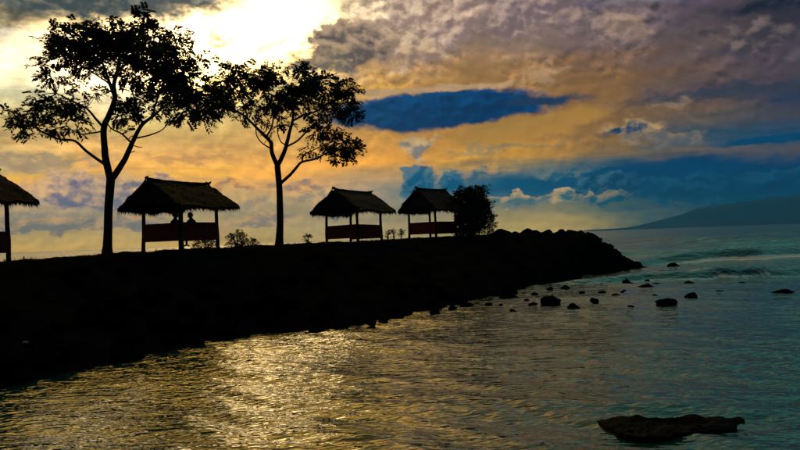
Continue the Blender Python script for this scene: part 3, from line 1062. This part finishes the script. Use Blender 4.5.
def build_tree(name, label, base_px, Y, limbs, clumps, seed, leaf=0.22, depth=1.7, boost=0.95):
    rn = random.Random(seed)
    b = at(base_px[0], base_px[1], Y)
    gz = ground(b.x, b.y, b.z)
    root = empty(name, (b.x, b.y, gz - 0.05))
    tag(root, label, 'tree')
    o0 = Vector(root.location)
    samples = []                           # (px, py, dy)
    for i, lb in enumerate(limbs):
        sx, sy = lb[0][0], lb[0][1]
        dy0 = 0.0
        if samples:
            dy0 = min(samples, key=lambda s: (s[0] - sx) ** 2 + (s[1] - sy) ** 2)[2]
        k = rn.uniform(0.25, 0.5) * rn.choice((-1, 1)) if i > 0 else 0.0
        pts = catmull(lb, 4)
        P, R = [], []
        acc = 0.0
        for j, (x, y, r) in enumerate(pts):
            if j:
                acc += math.hypot(x - pts[j - 1][0], y - pts[j - 1][1]) * Y / F
            dy = dy0 + k * acc * (1 if i > 2 else 0.4)
            dy = max(-depth, min(depth, dy))
            jx = 0.35 * fbm(Vector((x * 0.11, y * 0.11, i * 3.3)), 3) if i else 0.25 * fbm(Vector((0, y * 0.05, 0)), 2)
            p = at(x + jx * 1.2, y, Y + dy) - o0
            if i == 0 and j == 0:
                p.z = -0.2
            P.append(p)
            R.append(max(r, 0.35) * Y / F)
            samples.append((x, y, dy))
        if i == 0:
            R[0] *= 1.25
            R[1] *= 1.1
        v, f = tube(P, R, 9 if i < 3 else 6)
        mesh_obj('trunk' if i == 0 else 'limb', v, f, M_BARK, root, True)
    V, Fc = [], []
    TV, TF = [], []
    for (cx, cy, rx, ry, dens) in clumps:
        dens *= boost
        rx, ry = rx * 0.9, ry * 0.84
        cy += 2 if cy > 32 else 6
        near = min(samples, key=lambda s: (s[0] - cx) ** 2 + (s[1] - cy) ** 2 * 0.8 + (40 if s[1] < cy else 0))
        cdy = max(-depth, min(depth, near[2] + rn.gauss(0, 0.7)))
        m = Y / F
        start = at(near[0], near[1], Y + near[2]) - o0
        cen = at(cx, cy, Y + cdy) - o0
        nt = max(3, int(rx * ry / 26))
        tips = []
        for t in range(nt):
            a = rn.uniform(0, 6.28)
            rr = math.sqrt(rn.random()) * 0.9
            tip = cen + Vector((math.cos(a) * rr * rx * m, rn.gauss(0, 0.45) * rx * m, math.sin(a) * rr * ry * m))
            mid = start.lerp(tip, 0.5) + Vector((rn.gauss(0, 0.08), rn.gauss(0, 0.1), rn.gauss(0.03, 0.08)))
            v, f = tube([Vector(q) for q in catmull([tuple(start), tuple(mid), tuple(tip)], 3)], [0.022, 0.02, 0.017, 0.015, 0.013, 0.010, 0.006], 4, False)
            o = len(TV)
            TV.extend(v)
            TF.extend(tuple(i + o for i in q) for q in f)
            tips.append(tip)
        n = int(math.pi * rx * ry * dens / 6.5)
        for s in range(n):
            if rn.random() < 0.55:
                tip = rn.choice(tips)
                p = tip + Vector((rn.gauss(0, 0.14), rn.gauss(0, 0.16), rn.gauss(0, 0.12)))
            else:
                a = rn.uniform(0, 6.28)
                rr = math.sqrt(rn.random())
                p = cen + Vector((math.cos(a) * rr * rx * m, rn.gauss(0, 0.5) * rx * m, math.sin(a) * rr * ry * m))
            out = (p - cen)
            d = (out.normalized() * 0.7 + Vector((rn.gauss(0, 0.7), rn.gauss(0, 0.7), rn.gauss(0.0, 0.45)))).normalized()
            spray(V, Fc, rn, p, d, rn.uniform(0.26, 0.46), leaf, 0.05, rn.choice((4, 5, 6)), 0.3)
    tag(mesh_obj('twigs', TV, TF, M_BARK, root), kind='stuff')
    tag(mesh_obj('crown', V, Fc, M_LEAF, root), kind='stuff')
    return root


T1_LIMBS = [
    [(107, 254, 4.8), (108, 235, 4.2), (108.5, 210, 4.0), (110, 190, 4.1), (111, 177, 4.2)],
    [(111, 180, 3.6), (106, 160, 3.5), (104.5, 143, 3.1), (104, 127, 3.0), (110, 113, 2.7), (115, 98, 2.5), (114, 85, 2.1), (118, 68, 1.7), (121, 45, 1.1), (122, 24, 0.6)],
    [(111, 180, 3.2), (119, 169, 3.0), (127, 155, 2.6), (131, 145, 2.4), (137, 133, 2.0), (143, 124, 1.8), (152, 117, 1.4), (161, 109, 1.1), (176, 98, 0.9), (196, 89, 0.7), (216, 92, 0.5)],
    [(105, 164, 1.9), (97, 159, 1.6), (85, 150, 1.4), (75, 141, 1.3), (62, 139.5, 1.1), (52, 137, 1.0), (41, 131, 0.9), (25, 122, 0.7), (8, 113, 0.5)],
    [(104, 128, 1.5), (95, 118, 1.3), (86, 108, 1.1), (72, 101, 0.9), (56, 93, 0.6)],
    [(104, 131, 0.9), (92, 133, 0.8), (80, 134, 0.6), (66, 126, 0.5)],
    [(132, 144, 1.1), (122, 134, 1.0), (112, 129, 0.8), (106, 122, 0.7)],
    [(137, 138, 0.9), (150, 135, 0.8), (162, 130, 0.6), (169, 122, 0.5)],
    [(143, 124, 1.1), (138, 112, 0.9), (134, 98, 0.7), (130, 84, 0.5)],
    [(152, 117, 1.0), (158, 97, 0.9), (166, 75, 0.7), (176, 48, 0.5), (181, 32, 0.4)],
    [(115, 98, 2.0), (110, 84, 1.7), (104, 68, 1.3), (98, 50, 1.0), (92, 35, 0.6)],
    [(117, 72, 1.2), (134, 56, 0.9), (148, 36, 0.6), (140, 16, 0.4)],
    [(110, 84, 1.0), (92, 72, 0.8), (70, 58, 0.6), (50, 46, 0.4)],
    [(128, 153, 0.6), (132, 152, 0.5), (135, 151, 0.4)],
    [(132, 145, 0.6), (138, 147, 0.5), (142, 147, 0.35)],
]
T1_CLUMPS = [
    (115, 27, 30, 13, 1.3), (88, 32, 22, 13, 1.2), (66, 34, 16, 11, 1.0), (50, 40, 10, 8, 0.8), (140, 15, 12, 8, 0.9), (148, 25, 12, 8, 0.9), (180, 30, 9, 7, 0.7), (176, 44, 18, 11, 0.95),
    (197, 56, 10, 7, 0.8), (130, 44, 34, 15, 1.3), (100, 46, 30, 13, 1.2), (160, 58, 28, 15, 1.2), (74, 52, 24, 12, 1.0), (54, 60, 15, 9, 0.8), (52, 72, 14, 7, 0.7), (46, 74, 8, 5, 0.7),
    (90, 66, 20, 9, 0.6), (118, 62, 18, 9, 0.8), (140, 72, 20, 10, 0.8), (178, 70, 20, 12, 1.1), (168, 86, 22, 13, 1.1), (190, 84, 18, 12, 1.1),
    (213, 97, 18, 16, 1.35), (198, 104, 20, 11, 1.0), (222, 86, 12, 10, 1.0), (205, 112, 14, 6, 0.8), (182, 112, 14, 7, 0.8), (160, 104, 12, 8, 0.8),
    (9, 113, 9, 5, 0.9), (24, 116, 16, 7, 0.9), (46, 110, 18, 8, 0.75), (64, 100, 20, 8, 0.85), (44, 98, 12, 6, 0.7), (80, 106, 14, 8, 0.7), (36, 128, 18, 6, 0.65), (62, 124, 16, 8, 0.55),
    (26, 132, 10, 4, 0.5), (80, 122, 9, 6, 0.35), (126, 112, 14, 12, 0.9), (136, 100, 14, 10, 0.8), (148, 108, 10, 8, 0.6), (128, 126, 8, 5, 0.4), (95, 92, 10, 7, 0.45), (84, 84, 12, 6, 0.35), (60, 82, 10, 5, 0.35), (116, 88, 9, 5, 0.25),
]
T2_LIMBS = [
    [(279, 247, 4.2), (280, 228, 3.5), (280, 210, 3.3), (279.5, 190, 3.1), (278, 172, 3.0), (277.5, 164, 2.9)],
    [(277.5, 166, 2.4), (272, 153, 2.1), (271, 143, 1.9), (264, 135, 1.7), (257, 128, 1.4), (248, 119, 1.1), (238, 112, 0.9), (226, 106, 0.6)],
    [(277.5, 166, 2.4), (284, 153, 2.1), (287, 142, 1.9), (290, 130, 1.6), (293, 118, 1.3), (294, 104, 1.0), (300, 85, 0.8), (305, 68, 0.5)],
    [(281, 183, 1.7), (290, 175, 1.5), (297, 167, 1.3), (302, 162, 1.2), (315, 159, 1.0), (325, 154, 0.8), (334, 151, 0.6), (352, 150, 0.4)],
    [(270, 148, 0.9), (262, 143, 0.7), (257, 136, 0.6), (256, 128, 0.5)],
    [(266, 138, 1.0), (273, 122, 0.8), (271, 105, 0.7), (262, 88, 0.5)],
    [(288, 146, 0.9), (281, 142, 0.7), (278, 134, 0.6), (277, 126, 0.5)],
    [(288, 146, 1.1), (297, 141, 1.0), (305, 133, 0.9), (313, 125, 0.8), (323, 115, 0.6)],
    [(292, 121, 1.1), (305, 115, 1.0), (317, 111, 0.9), (327, 104, 0.7), (342, 94, 0.5)],
    [(302, 162, 0.9), (304, 155, 0.8), (311, 151, 0.6), (322, 146, 0.5)],
    [(248, 119, 0.8), (244, 105, 0.7), (236, 90, 0.5), (228, 74, 0.4)],
    [(294, 106, 0.8), (310, 95, 0.7), (325, 84, 0.5)],
]
T2_CLUMPS = [
    (229, 70, 11, 8, 0.95), (222, 82, 9, 8, 1.0), (236, 80, 10, 7, 0.7), (254, 69, 12, 7, 0.95), (262, 76, 12, 8, 0.9), (248, 84, 14, 9, 0.9), (238, 96, 15, 9, 0.9), (228, 102, 8, 6, 0.8), (272, 86, 14, 11, 1.0),
    (276, 70, 9, 7, 0.9), (304, 66, 8, 6, 0.8), (300, 78, 18, 11, 1.25), (322, 82, 20, 12, 1.3), (345, 84, 12, 8, 1.0), (353, 92, 8, 6, 0.8), (338, 102, 20, 13, 1.3), (352, 114, 10, 8, 1.1),
    (300, 96, 20, 11, 1.2), (284, 104, 13, 10, 1.0), (266, 102, 12, 9, 0.7), (252, 104, 11, 7, 0.65), (244, 112, 10, 6, 0.6), (262, 116, 10, 6, 0.4), (280, 118, 9, 6, 0.5), (272, 128, 8, 5, 0.4),
    (318, 112, 12, 7, 0.45), (328, 122, 15, 6, 0.6), (318, 131, 13, 8, 0.8), (330, 140, 16, 7, 1.0), (344, 144, 14, 7, 1.2), (354, 149, 9, 6, 1.1), (310, 147, 8, 5, 0.6), (320, 120, 8, 5, 0.5), (340, 155, 10, 4, 0.8),
]
build_tree('spreading_tree', 'tallest spreading tree between the left edge hut and the hut with people', (107, 253), 26.0, T1_LIMBS, T1_CLUMPS, 21)
build_tree('spreading_tree', 'smaller spreading tree left of the middle hut, crown touching the taller tree', (279, 246), 32.0, T2_LIMBS, T2_CLUMPS, 22, leaf=0.23, boost=1.25)


def build_shrub(name, label, cat, px, Y, w, h, n, seed, leaf=0.12, nstem=6, group=None, shape='ball', mat=None):
    rn = random.Random(seed)
    g = col_dir(px)
    gz = ground(g * Y, Y)
    root = empty(name, (g * Y, Y, gz - 0.03))
    tag(root, label, cat, group)
    V, Fc = [], []
    tips = []
    for i in range(nstem):
        a = rn.uniform(0, 6.28)
        rr = rn.uniform(0.2, 0.9) * w / 2
        tip = Vector((math.cos(a) * rr, math.sin(a) * rr, h * rn.uniform(0.55, 0.95)))
        mid = Vector((tip.x * 0.35, tip.y * 0.35, tip.z * 0.5))
        v, f = tube([Vector(q) for q in catmull([(tip.x * 0.1, tip.y * 0.1, 0), tuple(mid), tuple(tip)], 3)], [0.03, 0.027, 0.024, 0.02, 0.017, 0.013, 0.008], 5)
        mesh_obj('stem', v, f, M_BARK, root, True)
        tips.append((tip, mid))
    for s in range(n):
        if shape == 'ball':
            while True:
                q = Vector((rn.uniform(-1, 1), rn.uniform(-1, 1), rn.uniform(-1, 1)))
                if q.length < 1:
                    break
            lob = 0.84 + 0.45 * fbm(q.normalized() * 2.2 + Vector((seed, 0, 0)), 3)
            q = q * (q.length ** -0.35) * lob if q.length > 0.05 else q
            p = Vector((q.x * w / 2, q.y * w / 2, h * 0.53 + q.z * h * 0.47))
            d = (q.normalized() * 0.8 + Vector((rn.gauss(0, 0.6), rn.gauss(0, 0.6), rn.gauss(0.1, 0.5)))).normalized()
        else:
            tip, mid = rn.choice(tips)
            t = rn.uniform(0.25, 1.0)
            p = mid.lerp(tip, t) + Vector((rn.gauss(0, 0.05), rn.gauss(0, 0.05), rn.gauss(0, 0.04)))
            d = Vector((rn.gauss(0, 1), rn.gauss(0, 1), rn.gauss(0.3, 0.5))).normalized()
        if p.z < 0.03:
            p.z = 0.03 + rn.random() * 0.1
        spray(V, Fc, rn, p, d, leaf * rn.uniform(1.5, 2.6), leaf, leaf * 0.27, rn.choice((2, 3, 4)), 0.2)
    tag(mesh_obj('foliage', V, Fc, mat or M_SHRUB, root), kind='stuff')
    return root


build_shrub('round_bush', 'tall dense round bush standing beside the farthest hut', 'bush', 473, 40.2, 2.4, 3.3, 1900, 31, 0.2, 9)
build_shrub('round_bush', 'small leafy bush tucked against the right foot of the tall round bush', 'bush', 489, 41.5, 0.9, 1.1, 130, 32, 0.13, 4)
build_shrub('round_bush', 'low bush crowding the left foot of the tall round bush', 'bush', 461, 39.6, 1.0, 1.3, 170, 38, 0.13, 5)
build_shrub('leafy_shrub', 'knee high leafy shrub right of the hut with two people', 'shrub', 237, 28.5, 0.85, 0.75, 150, 33, 0.10, 6)
build_shrub('leafy_shrub', 'lower leafy shrub halfway between the two-person hut and the smaller tree', 'shrub', 250, 28.8, 0.7, 0.42, 90, 34, 0.10, 5)
build_shrub('leafy_shrub', 'tiny shrub alone on the ridge just left of the middle hut', 'shrub', 308, 33.5, 0.42, 0.42, 50, 35, 0.09, 3)
build_shrub('leafy_shrub', 'low dark shrub behind the right half of the two-person hut', 'shrub', 206, 30.2, 1.2, 0.5, 150, 36, 0.10, 5)
for k, (px, w, h, n, lab) in enumerate([(388, 0.45, 0.6, 26, 'left of three leggy plants in the gap between the two far huts'), (394, 0.4, 0.75, 30, 'middle and tallest of three leggy plants in the gap between the two far huts'), (401, 0.5, 0.7, 34, 'right of three leggy plants in the gap between the two far huts')]):
    build_shrub('leggy_plant', lab, 'plant', px, 37.5 + k * 0.4, w, h, n, 40 + k, 0.10, 5, 'leggy plants between the far huts', 'stems')

# short stake by the left hut
p = at(24, 261, 21.0)
gz = ground(p.x, p.y)
st = [Vector((p.x, p.y, gz - 0.15)), Vector((p.x + 0.01, p.y, gz + 0.1)), Vector((p.x, p.y, gz + 0.34))]
v, f = tube(st, [0.022, 0.022, 0.019], 7)
tag(mesh_obj('wooden_stake', v, f, M_WOOD), 'short upright stake in the ground right of the left edge hut', 'stake')

# grass on the headland
def build_grass():
    rn = random.Random(77)
    V, Fc = [], []
    for t in range(1500):
        px = rn.uniform(-120, 560)
        Yp, zp = plat(px)
        y = Yp + rn.uniform(-2.6, 2.4)
        x = col_dir(px) * y
        if mnoise.noise(Vector((x * 0.5, y * 0.5, 3))) < -0.15:
            continue
        z = ground(x, y, 0) - 0.02
        hh = rn.uniform(0.05, 0.17)
        for b in range(6):
            a = rn.uniform(0, 6.28)
            w = Vector((math.cos(a), math.sin(a), 0)) * 0.008
            lean = Vector((rn.gauss(0, 0.4), rn.gauss(0, 0.4), 1)).normalized()
            q = Vector((x + rn.gauss(0, 0.05), y + rn.gauss(0, 0.05), z))
            o = len(V)
            h2 = hh * rn.uniform(0.6, 1.2)
            V.extend([q - w, q + w, q + lean * h2])
            Fc.append((o, o + 1, o + 2))
    o = mesh_obj('grass', V, Fc, M_GRASS)
    tag(o, 'short dark grass along the top of the headland', 'grass', kind='stuff')


build_grass()

# ------------------------------------------------------------------ people
def skin_mesh(name, nodes, edges, root_i, mat, parent, sub=2):
    me = bpy.data.meshes.new(name)
    me.from_pydata([n[0] for n in nodes], edges, [])
    o = bpy.data.objects.new(name, me)
    COL.objects.link(o)
    md = o.modifiers.new('skin', 'SKIN')
    md.use_smooth_shade = True
    for i, n in enumerate(nodes):
        sv = me.skin_vertices[0].data[i]
        r = n[1]
        sv.radius = r if isinstance(r, tuple) else (r, r)
        sv.use_root = (i == root_i)
    ss = o.modifiers.new('sub', 'SUBSURF')
    ss.levels = sub
    ss.render_levels = sub
    dg = bpy.context.evaluated_depsgraph_get()
    ev = o.evaluated_get(dg)
    m2 = bpy.data.meshes.new_from_object(ev)
    m2.materials.clear()
    m2.materials.append(mat)
    bpy.data.objects.remove(o)
    ob = bpy.data.objects.new(name, m2)
    return link(ob, parent)


def build_person(loc, rz, label, lean, turn, seed):
    """seated on a bench, facing local +y"""
    root = empty('person', loc, rz)
    root.scale = (1.1, 1.1, 1.1)
    tag(root, label, 'person')
    N, E = [], []

    def add(p, r, prev=None):
        N.append((tuple(p), r))
        if prev is not None:
            E.append((prev, len(N) - 1))
        return len(N) - 1
    L = lean
    pel = add((0, 0, 0.09), (0.15, 0.12))
    wa = add((0, L * 0.3, 0.28), (0.135, 0.10), pel)
    ch = add((0, L * 0.7, 0.44), (0.155, 0.105), wa)
    sh = add((0, L, 0.56), (0.10, 0.08), ch)
    nk = add((0, L * 1.1 + 0.01, 0.63), 0.066, sh)
    hd = add((0, L * 1.15 + 0.02, 0.69), 0.066, nk)
    for s in (-1, 1):
        s1 = add((s * 0.165, L, 0.54), 0.062, sh)
        el = add((s * 0.23, L + 0.03, 0.29), 0.045, s1)
        wr = add((s * 0.16, L + 0.24, 0.19), 0.030, el)
        pm = add((s * 0.13, L + 0.31, 0.175), (0.034, 0.018), wr)
        for q in range(4):
            f1 = add((s * (0.155 - 0.02 * q), L + 0.355 + 0.006 * (q in (1, 2)), 0.168), 0.009, pm)
            add((s * (0.155 - 0.021 * q), L + 0.385 + 0.008 * (q in (1, 2)), 0.150), 0.008, f1)
        t1 = add((s * 0.098, L + 0.30, 0.182), 0.010, pm)
        add((s * 0.085, L + 0.33, 0.17), 0.009, t1)
        hp = add((s * 0.095, 0.06, 0.08), 0.085, pel)
        kn = add((s * 0.12, 0.44, 0.085), 0.058, hp)
        an = add((s * 0.11, 0.46, -0.36), 0.036, kn)
        add((s * 0.12, 0.60, -0.405), (0.036, 0.026), an)
    body = skin_mesh('body', N, E, pel, M_CLOTH, root)
    # head: shaped egg with nose, ears and eye hollows
    hc = Vector((0, L * 1.2 + 0.035, 0.765))
    rotm = Matrix.Rotation(turn, 3, 'Z')
    bm = bmesh.new()
    bmesh.ops.create_uvsphere(bm, u_segments=28, v_segments=20, radius=1.0)
    for v in bm.verts:
        p = v.co.copy()
        z = p.z
        w = 0.080 * (1.0 - 0.22 * max(0, -z) ** 1.5)
        q = Vector((p.x * w, p.y * 0.098 * (1 - 0.12 * max(0, -z)), z * 0.122))
        if p.y > 0.75 and abs(p.x) < 0.22 and -0.35 < z < 0.1:
            q.y += 0.022 * (0.1 - z) / 0.45
        if p.y > 0.6 and 0.2 < abs(p.x) < 0.5 and -0.05 < z < 0.2:
            q.y -= 0.008
        if p.y > 0.7 and abs(p.x) < 0.35 and -0.62 < z < -0.45:
            q.y += 0.006
        if abs(p.x) > 0.93 and abs(p.y) < 0.3 and abs(z) < 0.28:
            q.x *= 1.16
        v.co = rotm @ q + hc
    me = bpy.data.meshes.new('head')
    bm.to_mesh(me)
    bm.free()
    me.polygons.foreach_set('use_smooth', [True] * len(me.polygons))
    me.materials.append(M_SKIN)
    head = link(bpy.data.objects.new('head', me), root)
    # hair cap
    bm = bmesh.new()
    bmesh.ops.create_uvsphere(bm, u_segments=28, v_segments=20, radius=1.0)
    kill = [v for v in bm.verts if (v.co.y > 0.25 and v.co.z < 0.45) or v.co.z < -0.45]
    bmesh.ops.delete(bm, geom=kill, context='VERTS')
    for v in bm.verts:
        k = 1.10 + 0.07 * fbm(v.co * 5 + Vector((seed, 0, 0)), 3)
        v.co = rotm @ Vector((v.co.x * 0.080 * k, v.co.y * 0.098 * k, v.co.z * 0.122 * k)) + hc
    me = bpy.data.meshes.new('hair')
    bm.to_mesh(me)
    bm.free()
    me.polygons.foreach_set('use_smooth', [True] * len(me.polygons))
    me.materials.append(M_HAIR)
    link(bpy.data.objects.new('hair', me), head)
    return root


h1 = HUTS[1]
hm = Matrix.Translation(h1.location) @ Matrix.Rotation(h1.rotation_euler.z, 4, 'Z')
# on the bench along the right-hand near wall (local -y side) and along the left wall (local -x side)
a = hm @ Vector((-0.80, -0.48, 0.545))
b = hm @ Vector((-0.12, -0.80, 0.545))
build_person(a, h1.rotation_euler.z - math.pi / 2, 'person seated upright inside the hut, left one, beside the thick centre post', 0.02, -0.5, 1)
build_person(b, h1.rotation_euler.z, 'person seated leaning forward inside the hut, right of the centre post', 0.06, 0.5, 2)

# ------------------------------------------------------------------ air
def build_haze():
    B = 14500.0
    v, f = box_vf((0, 0, 322), 2 * B, 2 * B, 700)
    me = bpy.data.meshes.new('haze')
    me.from_pydata([tuple(p) for p in v], [], f)
    m = bpy.data.materials.new('haze_air')
    m.use_nodes = True
    nt = m.node_tree
    for n in list(nt.nodes):
        if n.type != 'OUTPUT_MATERIAL':
            nt.nodes.remove(n)
    out = nt.nodes[0]
    pv = nt.nodes.new('ShaderNodeVolumePrincipled')
    pv.inputs['Color'].default_value = (0.03, 0.32, 1.0, 1)
    pv.inputs['Density'].default_value = 8e-5
    pv.inputs['Anisotropy'].default_value = 0.5
    nt.links.new(pv.outputs[0], out.inputs['Volume'])
    me.materials.append(m)
    o = link(bpy.data.objects.new('haze', me))
    tag(o, 'thin bluish evening air over the sea', kind='stuff')


build_haze()
